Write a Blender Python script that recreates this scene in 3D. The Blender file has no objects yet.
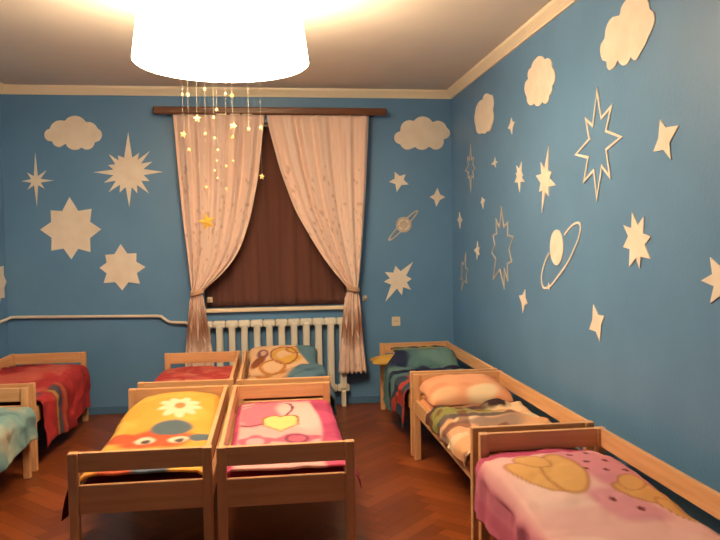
import bpy, bmesh, math, random
import numpy as np
from mathutils import Vector, Matrix, noise

scene = bpy.context.scene
COL = scene.collection
random.seed(7)

# ------------------------------------------------------------------ camera, world, exposure
def make_camera():
    yaw, pitch, roll = 0.125373, -0.042426, -0.014376
    f = Vector((math.sin(yaw)*math.cos(pitch), math.cos(yaw)*math.cos(pitch), math.sin(pitch)))
    r = Vector((math.cos(yaw), -math.sin(yaw), 0)); u = r.cross(f)
    r2 = math.cos(roll)*r + math.sin(roll)*u
    u2 = -math.sin(roll)*r + math.cos(roll)*u
    cd = bpy.data.cameras.new('camera'); cam = bpy.data.objects.new('camera', cd)
    COL.objects.link(cam)
    m = Matrix((r2, u2, -f)).transposed().to_4x4(); m.translation = (0, 0, 1.6)
    cam.matrix_world = m
    cd.sensor_width = 36.0; cd.lens = 716.617*36.0/720.0
    cd.clip_start = 0.05; cd.clip_end = 60
    scene.camera = cam
make_camera()

world = bpy.data.worlds.new('night'); scene.world = world
world.use_nodes = True
world.node_tree.nodes['Background'].inputs[0].default_value = (0.004, 0.005, 0.010, 1)
world.node_tree.nodes['Background'].inputs[1].default_value = 1.0

vs = scene.view_settings
vs.view_transform = 'Standard'; vs.look = 'None'; vs.gamma = 1.0; vs.use_curve_mapping = False
vs.exposure = 0.0
LAMP_STRENGTH = 33.0
LAMP_COLOR = (1.0, 0.72, 0.44)

# ------------------------------------------------------------------ helpers
def lin(c):
    return tuple(((v/255)/12.92 if v/255 <= 0.04045 else ((v/255+0.055)/1.055)**2.4) for v in c)

def link(o):
    COL.objects.link(o); return o

def empty(name, loc, label, cat, group=None, rz=0.0):
    o = link(bpy.data.objects.new(name, None)); o.location = loc; o.rotation_euler = (0, 0, rz)
    o.empty_display_size = 0.1
    return tag(o, label, cat, group)

def tag(o, label, cat, group=None, kind=None):
    o['label'] = label; o['category'] = cat
    if group: o['group'] = group
    if kind: o['kind'] = kind
    return o

def obj(name, bm, mat, parent=None, smooth=False, label=None):
    me = bpy.data.meshes.new(name)
    bmesh.ops.recalc_face_normals(bm, faces=bm.faces[:])
    bm.to_mesh(me); bm.free()
    me.materials.append(mat)
    if smooth:
        for p in me.polygons: p.use_smooth = True
    o = link(bpy.data.objects.new(name, me))
    if parent: o.parent = parent
    if label: o['label'] = label
    return o

def struct(name, bm, mat, parent=None):
    o = obj(name, bm, mat, parent); o['kind'] = 'structure'; return o

def box(bm, lo, hi, bev=0.0, seg=2):
    t = bmesh.new()
    bmesh.ops.create_cube(t, size=1.0)
    for v in t.verts:
        v.co = Vector([(lo[i]+hi[i])/2 + v.co[i]*(hi[i]-lo[i]) for i in range(3)])
    if bev > 0:
        bmesh.ops.bevel(t, geom=t.edges[:], offset=bev, segments=seg, affect='EDGES', profile=0.5)
    merge(bm, t); return bm

def merge(bm, t):
    me = bpy.data.meshes.new('tmp'); t.to_mesh(me); t.free(); bm.from_mesh(me); bpy.data.meshes.remove(me)

def B(lo, hi, bev=0.0): return box(bmesh.new(), lo, hi, bev)

def tube(bm, pts, r, n=10, closed=False):
    pts = [Vector(p) for p in pts]; N = len(pts); rings = []
    for i, p in enumerate(pts):
        a = pts[(i-1) % N] if (closed or i > 0) else p
        b = pts[(i+1) % N] if (closed or i < N-1) else p
        d = (b-a).normalized()
        ref = Vector((0, 0, 1)) if abs(d.z) < 0.9 else Vector((1, 0, 0))
        x = d.cross(ref).normalized(); y = d.cross(x)
        rings.append([bm.verts.new(p + r*(math.cos(t)*x + math.sin(t)*y)) for t in [2*math.pi*k/n for k in range(n)]])
    for i in range(N if closed else N-1):
        A, C = rings[i], rings[(i+1) % N]
        for k in range(n): bm.faces.new((A[k], A[(k+1) % n], C[(k+1) % n], C[k]))
    if not closed:
        bm.faces.new(rings[0]); bm.faces.new(rings[-1])
    return bm

def lathe(bm, prof, c=(0, 0, 0), n=40, cap=True):
    rings = []
    for r, z in prof:
        rings.append([bm.verts.new((c[0]+r*math.cos(2*math.pi*k/n), c[1]+r*math.sin(2*math.pi*k/n), c[2]+z)) for k in range(n)])
    for A, C in zip(rings, rings[1:]):
        for k in range(n): bm.faces.new((A[k], A[(k+1) % n], C[(k+1) % n], C[k]))
    if cap:
        bm.faces.new(rings[0]); bm.faces.new(rings[-1])
    return bm

# ------------------------------------------------------------------ materials
def mat(name, color, rough=0.6, spec=0.4):
    m = bpy.data.materials.new(name); m.use_nodes = True
    b = m.node_tree.nodes['Principled BSDF']
    b.inputs['Base Color'].default_value = (*lin(color), 1)
    b.inputs['Roughness'].default_value = rough
    b.inputs['Specular IOR Level'].default_value = spec
    return m

def noisy(name, c1, c2, scale=(1, 1, 1), nscale=6.0, detail=4.0, rough=0.6, spec=0.4, bump=0.0, bscale=60.0):
    m = mat(name, c1, rough, spec); nt = m.node_tree; b = nt.nodes['Principled BSDF']
    tc = nt.nodes.new('ShaderNodeTexCoord'); mp = nt.nodes.new('ShaderNodeMapping')
    mp.inputs['Scale'].default_value = scale
    nz = nt.nodes.new('ShaderNodeTexNoise'); nz.inputs['Scale'].default_value = nscale; nz.inputs['Detail'].default_value = detail
    cr = nt.nodes.new('ShaderNodeValToRGB')
    cr.color_ramp.elements[0].position = 0.3; cr.color_ramp.elements[1].position = 0.7
    cr.color_ramp.elements[0].color = (*lin(c1), 1); cr.color_ramp.elements[1].color = (*lin(c2), 1)
    nt.links.new(tc.outputs['Object'], mp.inputs[0]); nt.links.new(mp.outputs[0], nz.inputs['Vector'])
    nt.links.new(nz.outputs['Fac'], cr.inputs[0]); nt.links.new(cr.outputs[0], b.inputs['Base Color'])
    if bump:
        n2 = nt.nodes.new('ShaderNodeTexNoise'); n2.inputs['Scale'].default_value = bscale
        bp = nt.nodes.new('ShaderNodeBump'); bp.inputs['Strength'].default_value = bump; bp.inputs['Distance'].default_value = 0.01
        nt.links.new(tc.outputs['Object'], n2.inputs['Vector']); nt.links.new(n2.outputs['Fac'], bp.inputs['Height'])
        nt.links.new(bp.outputs[0], b.inputs['Normal'])
    return m

def attr_mat(name, rough=0.85, spec=0.2, nscale=220.0, bump=0.15):
    """colour printed on cloth / planks, stored per vertex, plus fine weave bump"""
    m = mat(name, (200, 200, 200), rough, spec); nt = m.node_tree; b = nt.nodes['Principled BSDF']
    a = nt.nodes.new('ShaderNodeAttribute'); a.attribute_name = 'print'
    nt.links.new(a.outputs['Color'], b.inputs['Base Color'])
    if bump:
        tc = nt.nodes.new('ShaderNodeTexCoord'); nz = nt.nodes.new('ShaderNodeTexNoise'); nz.inputs['Scale'].default_value = nscale
        bp = nt.nodes.new('ShaderNodeBump'); bp.inputs['Strength'].default_value = bump; bp.inputs['Distance'].default_value = 0.004
        nt.links.new(tc.outputs['Object'], nz.inputs['Vector']); nt.links.new(nz.outputs['Fac'], bp.inputs['Height'])
        nt.links.new(bp.outputs[0], b.inputs['Normal'])
    return m

M = {}
M['blue_wall'] = noisy('blue_wall_paint', (90, 138, 184), (97, 145, 191), nscale=2.2, rough=0.42, spec=0.5, bump=0.12, bscale=45)
M['ceiling'] = noisy('ceiling_whitewash', (220, 212, 200), (228, 220, 208), nscale=1.5, rough=0.8, spec=0.2)
M['cream_trim'] = mat('cream_trim_paint', (240, 226, 200), 0.5)
M['decal'] = noisy('white_wall_cutout', (236, 226, 210), (246, 238, 224), nscale=9, rough=0.7, spec=0.2)
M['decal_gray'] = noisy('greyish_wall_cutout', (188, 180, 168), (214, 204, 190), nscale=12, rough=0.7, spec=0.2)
for ax, sc in (('x', (1.5, 26, 26)), ('y', (26, 1.5, 26)), ('z', (26, 26, 1.5))):
    M['wood_'+ax] = noisy('birch_'+ax, (208, 156, 110), (224, 176, 128), scale=sc, nscale=1.6, detail=6, rough=0.42, spec=0.4)
M['radiator'] = mat('radiator_enamel', (226, 224, 212), 0.35, 0.5)
M['pipe'] = mat('pipe_enamel', (222, 216, 200), 0.4, 0.5)
M['rod'] = noisy('dark_varnished_wood', (96, 60, 42), (114, 74, 52), scale=(1.5, 26, 26), nscale=2, rough=0.25, spec=0.5)
M['blind'] = noisy('brown_blind_cloth', (98, 66, 60), (110, 74, 66), scale=(8, 8, .4), nscale=1.5, rough=0.9, spec=0.1)
M['frame'] = mat('window_frame_paint', (206, 196, 180), 0.45)
M['plastic'] = mat('cream_plastic', (232, 220, 196), 0.4)
M['socket_dark'] = mat('socket_hole', (60, 52, 46), 0.6)
M['brass'] = mat('brass', (200, 160, 90), 0.3); M['brass'].node_tree.nodes['Principled BSDF'].inputs['Metallic'].default_value = 1.0
M['cloth'] = attr_mat('printed_cotton')
M['fluff'] = attr_mat('printed_plush', rough=0.95, spec=0.1, nscale=120, bump=0.25)
M['thread'] = mat('pale_thread', (220, 210, 190), 0.6)

def glass():
    m = bpy.data.materials.new('window_glass'); m.use_nodes = True
    b = m.node_tree.nodes['Principled BSDF']
    b.inputs['Roughness'].default_value = 0.02; b.inputs['Transmission Weight'].default_value = 1.0; b.inputs['IOR'].default_value = 1.45
    return m
M['glass'] = glass()

def emis(name, col, s):
    m = bpy.data.materials.new(name); m.use_nodes = True; nt = m.node_tree
    nt.nodes.clear(); e = nt.nodes.new('ShaderNodeEmission'); o = nt.nodes.new('ShaderNodeOutputMaterial')
    e.inputs[0].default_value = (*col, 1); e.inputs[1].default_value = s
    nt.links.new(e.outputs[0], o.inputs[0]); return m
M['lamp_glow'] = emis('glowing_lamp_shade', LAMP_COLOR, LAMP_STRENGTH)
M['lamp_top'] = emis('glowing_lamp_top', LAMP_COLOR, LAMP_STRENGTH*2.3)

def charm():
    m = mat('pearly_plastic', (250, 236, 190), 0.35, 0.5); nt = m.node_tree
    b = nt.nodes['Principled BSDF']; t = nt.nodes.new('ShaderNodeBsdfTranslucent'); t.inputs[0].default_value = (*lin((250, 232, 180)), 1)
    mx = nt.nodes.new('ShaderNodeMixShader'); mx.inputs[0].default_value = 0.5
    nt.links.new(b.outputs[0], mx.inputs[1]); nt.links.new(t.outputs[0], mx.inputs[2])
    nt.links.new(mx.outputs[0], nt.nodes['Material Output'].inputs[0]); return m
M['charm'] = charm()
def gold():
    m = mat('yellow_plastic', (240, 190, 80), 0.4, 0.5); return m
M['charm_yellow'] = gold()

# ------------------------------------------------------------------ room shell
XL, XR, YB, YF, ZC = -2.392, 1.795, 6.902, -2.6, 3.036

def make_floor():
    # herringbone parquet, every block its own slightly different brown
    bm = bmesh.new(); lay = bm.loops.layers.float_color.new('print')
    rng = random.Random(3)
    def quad(pts, c):
        f = bm.faces.new([bm.verts.new(p) for p in pts])
        for l in f.loops: l[lay] = (*c, 1)
    quad([(XL-.1, YF-.1, -.004), (XR+.1, YF-.1, -.004), (XR+.1, YB+.1, -.004), (XL-.1, YB+.1, -.004)], lin((44, 20, 10)))
    w = 0.088; n = 5; L = w*n; g = 0.0012
    ca = math.cos(math.radians(45)); sa = math.sin(math.radians(45))
    def T(u, v): return (u*ca - v*sa, u*sa + v*ca + 2.0, 0.0)
    def shade(k):
        t = rng.random(); base = (np.array((114, 56, 26))*(1-t*t) + np.array((144, 76, 36))*t*t) * (1.0 if k else 0.92)
        return lin(tuple(base))
    R = 150
    for i in range(-R, R):
        for j in range(-40, 40):
            for k in (0, 1):
                # standard herringbone tiling on a w-grid
                u = (i + j*n)*w if k == 0 else (i + j*n + n)*w
                v = (i - j*n)*w if k == 0 else (i - j*n - n + 1)*w
                if k == 0: x0, x1, y0, y1 = u, u+L, v, v+w
                else: x0, x1, y0, y1 = u, u+w, v, v+L
                p = [(x0+g, y0+g), (x1-g, y0+g), (x1-g, y1-g), (x0+g, y1-g)]
                q = [T(*a) for a in p]
                cx = sum(a[0] for a in q)/4; cy = sum(a[1] for a in q)/4
                if XL-.3 < cx < XR+.3 and YF-.3 < cy < YB+.3: quad(q, shade(k))
    # trim to the room
    for co, no in (((XL-.1, 0, 0), (-1, 0, 0)), ((XR+.1, 0, 0), (1, 0, 0)), ((0, YF-.1, 0), (0, -1, 0)), ((0, YB+.1, 0), (0, 1, 0))):
        bmesh.ops.bisect_plane(bm, geom=bm.verts[:]+bm.edges[:]+bm.faces[:], plane_co=co, plane_no=no, clear_outer=True)
    m = attr_mat('herringbone_parquet', rough=0.36, spec=0.45, nscale=30, bump=0.05)
    me = bpy.data.meshes.new('floor'); bm.to_mesh(me); bm.free(); me.materials.append(m)
    o = link(bpy.data.objects.new('floor', me)); o['kind'] = 'structure'
make_floor()

WX0, WX1, WZ0, WZ1 = -0.62, 0.745, 0.965, 2.72
bm = bmesh.new()
T = 0.24
box(bm, (XL-.15, YB, -.1), (WX0, YB+T, ZC+.1)); box(bm, (WX1, YB, -.1), (XR+.15, YB+T, ZC+.1))
box(bm, (WX0, YB, -.1), (WX1, YB+T, WZ0)); box(bm, (WX0, YB, WZ1), (WX1, YB+T, ZC+.1))
struct('wall_back', bm, M['blue_wall'])
struct('wall_right', B((XR, YF-.15, -.1), (XR+.15, YB, ZC+.1)), M['blue_wall'])
struct('wall_left', B((XL-.15, YF-.15, -.1), (XL, YB, ZC+.1)), M['blue_wall'])
struct('wall_front', B((XL, YF-.15, -.1), (XR, YF, ZC+.1)), M['blue_wall'])
struct('ceiling', B((XL, YF, ZC), (XR, YB, ZC+.1)), M['ceiling'])

def crown(p0, p1, inn):
    # sloped cove strip with a small lower lip; inn = direction into the room
    bm = bmesh.new(); rings = []
    prof = [(0.0, 2.960), (0.016, 2.960), (0.018, 2.972), (0.034, 2.992), (0.058, 3.016), (0.062, 3.030), (0.062, ZC), (0.0, ZC)]
    for p in (p0, p1):
        rings.append([bm.verts.new((p[0]+inn[0]*a, p[1]+inn[1]*a, z)) for a, z in prof])
    n = len(prof)
    for k in range(n): bm.faces.new((rings[0][k], rings[0][(k+1) % n], rings[1][(k+1) % n], rings[1][k]))
    bm.faces.new(rings[0]); bm.faces.new(rings[1]); return bm
struct('trim_1', crown((XL, YB), (XR, YB), (0, -1)), M['cream_trim'])
struct('trim_2', crown((XR, YF), (XR, YB), (-1, 0)), M['cream_trim'])
struct('trim_3', crown((XL, YF), (XL, YB), (1, 0)), M['cream_trim'])
M['skirting'] = mat('skirting_paint', (76, 116, 156), 0.5)
struct('baseboard_back', B((XL+.014, YB-.014, 0.001), (XR-.014, YB, .07), .003), M['skirting'])
struct('baseboard_right', B((XR-.014, YF, 0.001), (XR, YB, .07), .003), M['skirting'])
struct('baseboard_left', B((XL, YF, 0.001), (XL+.014, YB, .07), .003), M['skirting'])

# ------------------------------------------------------------------ window with brown blind
def make_window():
    bm = bmesh.new(); y0, y1 = YB+.15, YB+.21; t = .06
    box(bm, (WX0, y0, WZ0), (WX0+t, y1, WZ1)); box(bm, (WX1-t, y0, WZ0), (WX1, y1, WZ1))
    box(bm, (WX0+t, y0, WZ0), (WX1-t, y1, WZ0+t)); box(bm, (WX0+t, y0, WZ1-t), (WX1-t, y1, WZ1))
    cx = (WX0+WX1)/2
    box(bm, (cx-.035, y0, WZ0+t), (cx+.035, y1, WZ1-t)); box(bm, (WX0+t, y0, 2.22), (cx-.035, y1, 2.27)); box(bm, (cx+.035, y0, 2.22), (WX1-t, y1, 2.27))
    w = struct('window_1', bm, M['frame'])
    bm = B((WX0+t, y0+.025, WZ0+t), (WX1-t, y0+.031, WZ1-t)); g = obj('window_pane', bm, M['glass'], w)
    s = obj('window_sill', B((WX0-.03, YB-.055, WZ0-.034), (WX1+.03, YB+.0, WZ0+.002), .008), M['cream_trim'], w, label='cream painted window sill')
    # blind
    bm = bmesh.new(); N = 90; rows = 24; V = []
    for j in range(rows+1):
        z = WZ0+.006 + (WZ1-.03-WZ0-.006)*j/rows; r = []
        for i in range(N+1):
            x = WX0+.012 + (WX1-WX0-.024)*i/N
            y = YB+.085 + .010*math.sin(i*0.55) + .006*math.sin(i*1.3+j*.05)
            r.append(bm.verts.new((x, y, z)))
        V.append(r)
    for j in range(rows):
        for i in range(N): bm.faces.new((V[j][i], V[j][i+1], V[j+1][i+1], V[j+1][i]))
    t = empty('window_blind', ((WX0+WX1)/2, YB+.085, WZ0), 'dark brown cloth blind filling the window between the tied-back curtains', 'blind')
    inv = Matrix.Translation(-Vector(t.location))
    bm.transform(inv); bl = obj('blind_cloth', bm, M['blind'], t, smooth=True)
    sm = bl.modifiers.new('thick', 'SOLIDIFY'); sm.thickness = .003
    bm = B((WX0+.005, YB+.06, WZ1-.032), (WX1-.005, YB+.11, WZ1-.002), .004); bm.transform(inv); obj('head_rail', bm, M['rod'], t)
make_window()

# ------------------------------------------------------------------ beds
BW = 0.66
_bed_cache = {}
def bed_parts(L, guard):
    """local meshes, foot end at y=0, head end at y=L; guard = 'left' or 'right' side rail on top"""
    P = []; p = .046; top = .626
    for x in (0, BW-p):
        for y in (0, L-p):
            P.append(('leg', B((x, y, 0), (x+p, y+p, top), .005), 'wood_z'))
    for nm, y in (('footboard', .010), ('headboard', L-.036)):
        P.append((nm, B((p, y, .532), (BW-p, y+.026, top-.001), .004), 'wood_x'))
        P.append((nm.replace('board', '_rail'), B((p, y, .334), (BW-p, y+.026, .470), .004), 'wood_x'))
    for x in (.008, BW-.032):
        P.append(('side_rail', B((x, p, .334), (x+.024, L-p, .440), .004), 'wood_y'))
    gx = .008 if guard == 'left' else BW-.032
    P.append(('guard_rail', B((gx, p, .532), (gx+.024, L-p, top-.001), .004), 'wood_y'))
    P.append(('bed_base', B((.032, .036, .350), (BW-.032, L-.036, .368)), 'wood_x'))
    return P

def make_bed(x, y, L, guard, label):
    r = empty('child_bed', (x, y, 0), label, 'bed', 'wooden children\'s beds')
    key = (L, guard)
    if key not in _bed_cache:
        _bed_cache[key] = r
        for nm, bm, m in bed_parts(L, guard): obj(nm, bm, M[m], r)
    else:
        for ch in _bed_cache[key].children:
            c = ch.copy(); COL.objects.link(c); c.parent = r
    return r

BEDS = dict(
 A=(-.950, 3.425, 1.50, 'right'), B=(-.268, 3.405, 1.50, 'left'),
 C=(-.930, 5.100, 1.35, 'right'), D=(-.248, 5.060, 1.36, 'left'),
 E=(-2.315, 5.230, 1.47, 'left'), F=(-2.310, 3.640, 1.48, 'left'),
 G=(1.010, 5.125, 1.51, 'right'), H=(1.014, 3.535, 1.53, 'right'), I=(1.020, 1.930, 1.53, 'right'))
LBL = dict(
 A='birch child bed with yellow flower blanket, left one of the near centre pair',
 B='birch child bed with pink heart blanket, right one of the near centre pair',
 C='birch child bed with red bedding in front of radiator\'s left end',
 D='birch child bed with cream printed pillow right before the white radiator',
 E='birch child bed with red draped blanket in the far left corner',
 F='birch child bed with pale teal blanket, cut by the left picture edge',
 G='birch child bed with dark teal blanket in the far right corner',
 H='birch child bed with peach pillow, middle one along the right wall',
 I='birch child bed with pink sheet, nearest one along the right wall')
for k, (x, y, L, g) in BEDS.items(): make_bed(x, y, L, g, LBL[k])

# ------------------------------------------------------------------ bedding
def sst(a, b, x):
    t = np.clip((x-a)/(b-a), 0, 1); return t*t*(3-2*t)
def dye(c):
    """washed-out cotton dye"""
    v = np.array(lin(c)); g = v.mean(); return (v*.88+g*.12)*.80
def mixc(c, col, m):
    return c*(1-m[..., None]) + dye(col)*m[..., None]
def blob(X, Y, cx, cy, rx, ry, ang=0.0, soft=.16, wob=0.0, k=3, ph=0.0):
    a = math.radians(ang); dx, dy = X-cx, Y-cy
    u = (dx*math.cos(a)+dy*math.sin(a))/rx; v = (-dx*math.sin(a)+dy*math.cos(a))/ry
    d = np.sqrt(u*u+v*v); th = np.arctan2(v, u)
    return 1-sst(1-soft, 1+soft, d/(1+wob*np.sin(k*th+ph)))
def ringm(X, Y, cx, cy, rx, ry, ang=0.0, w=.12, lo=-4, hi=4):
    a = math.radians(ang); dx, dy = X-cx, Y-cy
    u = (dx*math.cos(a)+dy*math.sin(a))/rx; v = (-dx*math.sin(a)+dy*math.cos(a))/ry
    d = np.sqrt(u*u+v*v); th = np.arctan2(v, u)
    m = 1-sst(w*.5, w, np.abs(d-1)); return m*((th > lo) & (th < hi))
def vnoise(X, Y, s, seed=0.0):
    out = np.empty(X.shape)
    for i in np.ndindex(X.shape): out[i] = noise.noise((X[i]*s+seed, Y[i]*s-seed, seed*.37))
    return out
def base(X, c): return np.ones(X.shape+(3,))*dye(c)

def resample(pts, step):
    P = [np.array(p, float) for p in pts]; out = [P[0]]
    for a, b in zip(P, P[1:]):
        n = max(1, int(round(np.linalg.norm(b-a)/step)))
        for k in range(1, n+1): out.append(a+(b-a)*k/n)
    return np.array(out)

def cloth(name, bed, prof, y0, y1, colf, label=None, cat=None, group=None, hf=None, amp=.006, th=.008, seed=1.0, matn='cloth', step=.0105, parent=None, hem=0.0, xcut=None):
    """prof: cross-section (x, z) from left to right in bed coordinates; parts with x<0 or x>BW hang down the side"""
    bx, by = BEDS[bed][:2]
    pr = resample(prof, step); ny = max(2, int((y1-y0)/step)); ys = np.linspace(y0, y1, ny+1)
    seg = np.linalg.norm(np.diff(pr, axis=0), axis=1); s = np.concatenate([[0], np.cumsum(seg)])
    i0 = int(np.argmin(np.abs(pr[:, 0]-.33) + 10*(pr[:, 1] < .4)))
    U = s - s[i0] + pr[i0, 0]                      # arc coordinate, equals x on the flat top
    X, Y = np.meshgrid(U, ys, indexing='xy')
    if xcut is not None:                           # the cloth's left border moves inward along the bed
        lo = xcut(ys)[:, None]; X = lo + (X-U[0])*(U[-1]-lo)/(U[-1]-U[0])
    PX = np.interp(X, U, pr[:, 0]); PZ = np.interp(X, U, pr[:, 1])
    w = vnoise(X, Y, 5.0, seed)*amp*1.6 + vnoise(X, Y, 13.0, seed+5)*amp
    nrm = np.gradient(pr, axis=0); nrm = np.stack([-nrm[:, 1], nrm[:, 0]], 1); nrm /= np.linalg.norm(nrm, axis=1)[:, None]
    flat = np.interp(X, U, np.clip(nrm[:, 1], 0, 1)); NX = np.interp(X, U, nrm[:, 0]); NZ = np.interp(X, U, nrm[:, 1]); P0 = PZ.copy()
    fold = np.sin(Y*26+seed*3+1.5*np.sin(Y*9))*.010*(1-flat) + .006*(1-flat)
    d = np.abs(w)*flat + np.maximum(w*1.5, 0)*(1-flat) + np.maximum(fold, -.002)*(P0 < .47)
    if hf is not None: d = d + hf(X, Y)*flat
    PX = PX + NX*(1-flat)*d; PZ = PZ + NZ*d
    if hem:
        low = (1-flat)*np.clip((.47-PZ)/.12, 0, 1); PZ = PZ + low*hem*np.sin(Y*7+seed)
    C = np.clip(colf(X, Y), 0, 1)
    nx = PX.shape[1]
    verts = np.stack([PX, np.tile(ys[:, None], (1, nx)), PZ], -1).reshape(-1, 3)
    faces = [(j*nx+i, j*nx+i+1, (j+1)*nx+i+1, (j+1)*nx+i) for j in range(ny) for i in range(nx-1)]
    me = bpy.data.meshes.new(name); me.from_pydata(verts.tolist(), [], faces)
    at = me.color_attributes.new('print', 'FLOAT_COLOR', 'POINT')
    at.data.foreach_set('color', np.concatenate([C.reshape(-1, 3), np.ones((len(verts), 1))], 1).astype(np.float32).ravel())
    me.materials.append(M[matn])
    me.polygons.foreach_set('use_smooth', [True]*len(faces))
    o = link(bpy.data.objects.new(name, me)); o.location = (bx, by, 0)
    sm = o.modifiers.new('thickness', 'SOLIDIFY'); sm.thickness = th; sm.offset = -1
    if parent:
        o.parent = parent; o.location = (0, 0, 0)
        if label: o['label'] = label
    else: tag(o, label, cat, group)
    return o

def pillow(name, bed, cx, cy, cz, w, l, t, colf, label, rx=0.0, rz=0.0, seed=2.0, bottom=.35):
    bx, by = BEDS[bed][:2]; N = 44
    u = np.linspace(-1, 1, N+1); Uu, Vv = np.meshgrid(u, u, indexing='xy')
    e = (np.clip(1-np.abs(Uu)**3.2, 0, 1)**.55)*(np.clip(1-np.abs(Vv)**3.2, 0, 1)**.55)
    cor = 1-.05*(np.abs(Uu)*np.abs(Vv))**2
    X = Uu*w/2*cor*(1-.03*np.cos(Vv*5)); Y = Vv*l/2*cor
    wr = vnoise(X, Y, 9.0, seed)*.010*e
    Zt = t*e*(1-bottom)+wr; Zb = -t*e*bottom
    C = np.clip(colf(X+w/2, Y+l/2), 0, 1).reshape(-1, 3)
    n = N+1
    vt = np.stack([X, Y, Zt], -1).reshape(-1, 3); vb = np.stack([X, Y, Zb-.002], -1).reshape(-1, 3)
    F = []
    for j in range(N):
        for i in range(N):
            a, b, c, d = j*n+i, j*n+i+1, (j+1)*n+i+1, (j+1)*n+i
            F.append((a, b, c, d)); F.append((n*n+d, n*n+c, n*n+b, n*n+a))
    rim = [i for i in range(n)] + [j*n+N for j in range(1, n)] + [N*n+i for i in range(N-1, -1, -1)] + [j*n for j in range(N-1, 0, -1)]
    for a, b in zip(rim, rim[1:]+rim[:1]): F.append((b, a, n*n+a, n*n+b))
    me = bpy.data.meshes.new(name); me.from_pydata(np.concatenate([vt, vb]).tolist(), [], F)
    at = me.color_attributes.new('print', 'FLOAT_COLOR', 'POINT')
    at.data.foreach_set('color', np.concatenate([np.concatenate([C, C]), np.ones((2*n*n, 1))], 1).astype(np.float32).ravel())
    me.materials.append(M['cloth']); me.polygons.foreach_set('use_smooth', [True]*len(F))
    o = link(bpy.data.objects.new(name, me)); o.location = (bx+cx, by+cy, cz); o.rotation_euler = (rx, 0, rz)
    tag(o, label, 'pillow'); return o

MT = .452   # mattress top
def mattress(bed, col, label, drape=None):
    bx, by, L, g = BEDS[bed]
    bm = B((.036, .040, .369), (BW-.036, L-.040, MT), .022)
    o = obj('mattress', bm, mat('mattress_cover', col, .85, .15), None, smooth=False)
    o.location = (bx, by, 0); tag(o, label, 'mattress'); return o

FLAT = [(.040, MT+.012), (.06, MT+.022), (BW-.06, MT+.022), (BW-.040, MT+.012)]
Z0 = MT+.022
def left_drape(z, x=-.014, right=BW-.040): return [(x-.012, z), (x-.004, (z+.44)/2), (x, .445), (x+.012, .466), (.02, Z0-.004), (.06, Z0), (right-.03, Z0), (right, Z0-.010)]
def right_drape(z, x=BW+.014, left=.040): return [(left, Z0-.010), (left+.03, Z0), (BW-.06, Z0), (BW-.02, Z0-.004), (x-.012, .466), (x, .445), (x+.004, (z+.44)/2), (x+.012, z)]

# --- A: yellow blanket with a flower and a red bird-like print
mattress('A', (132, 44, 58), 'mattress in burgundy sheet under the yellow flower blanket')
def colA(X, Y):
    C = base(X, (246, 176, 44)); C = mixc(C, (250, 190, 66), sst(-.1, .3, vnoise(X, Y, 4, 2)))
    fx, fy = .385, 1.06
    th = np.arctan2(Y-fy, X-fx); d = np.hypot(X-fx, (Y-fy)*.9)
    pet = 1-sst(.88, 1.08, d/(.135*(.62+.38*np.abs(np.cos(4.5*th+.4)))))
    C = mixc(C, (250, 226, 184), pet); C = mixc(C, (232, 140, 60), blob(X, Y, fx, fy, .032, .036))
    C = mixc(C, (214, 92, 44), blob(X, Y, .30, .61, .22, .17, 0, .2, .08, 5))
    C = mixc(C, (214, 92, 44), blob(X, Y, .10, .66, .08, .09))
    C = mixc(C, (96, 118, 128), blob(X, Y, .37, .79, .12, .10, 0, .15))
    C = mixc(C, (96, 118, 128), blob(X, Y, .55, .62, .07, .08))
    for ex in (.25, .43):
        C = mixc(C, (244, 226, 196), blob(X, Y, ex, .59, .055, .065, 0, .25)); C = mixc(C, (96, 84, 84), blob(X, Y, ex+.008, .57, .026, .04, 0, .35))
    C = mixc(C, (196, 70, 46), blob(X, Y, .20, .10, .10, .10)*.9); C = mixc(C, (96, 118, 140), blob(X, Y, .36, .08, .09, .10))
    C = mixc(C, (206, 84, 50), blob(X, Y, .28, .30, .16, .09)); 
    return C
cloth('blanket', 'A', [(.030, MT+.020), (.06, Z0+.012), (BW-.07, Z0+.012), (BW-.045, MT+.02)], .055, 1.44, colA,
      'yellow blanket with cream flower and red bird print on near left centre bed', 'blanket',
      hf=lambda X, Y: .012+.10*blob(X, Y, .34, 1.27, .34, .34, 0, .8)+.012*np.sin(X*4.5), th=.012, seed=3, xcut=lambda y: .028+.10*sst(1.0, 1.40, y))
# loose burgundy sheet end hanging at the side
cloth('bed_sheet', 'A', [(-.040, .285), (-.034, .33), (-.022, .40), (-.010, .440), (.0, .4475), (.022, .4475), (.026, .4475)], .07, .42, lambda X, Y: base(X, (118, 40, 46)),
      'dark burgundy sheet end hanging at left side of yellow flower bed', 'sheet', amp=.002, th=.003, seed=8)

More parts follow.
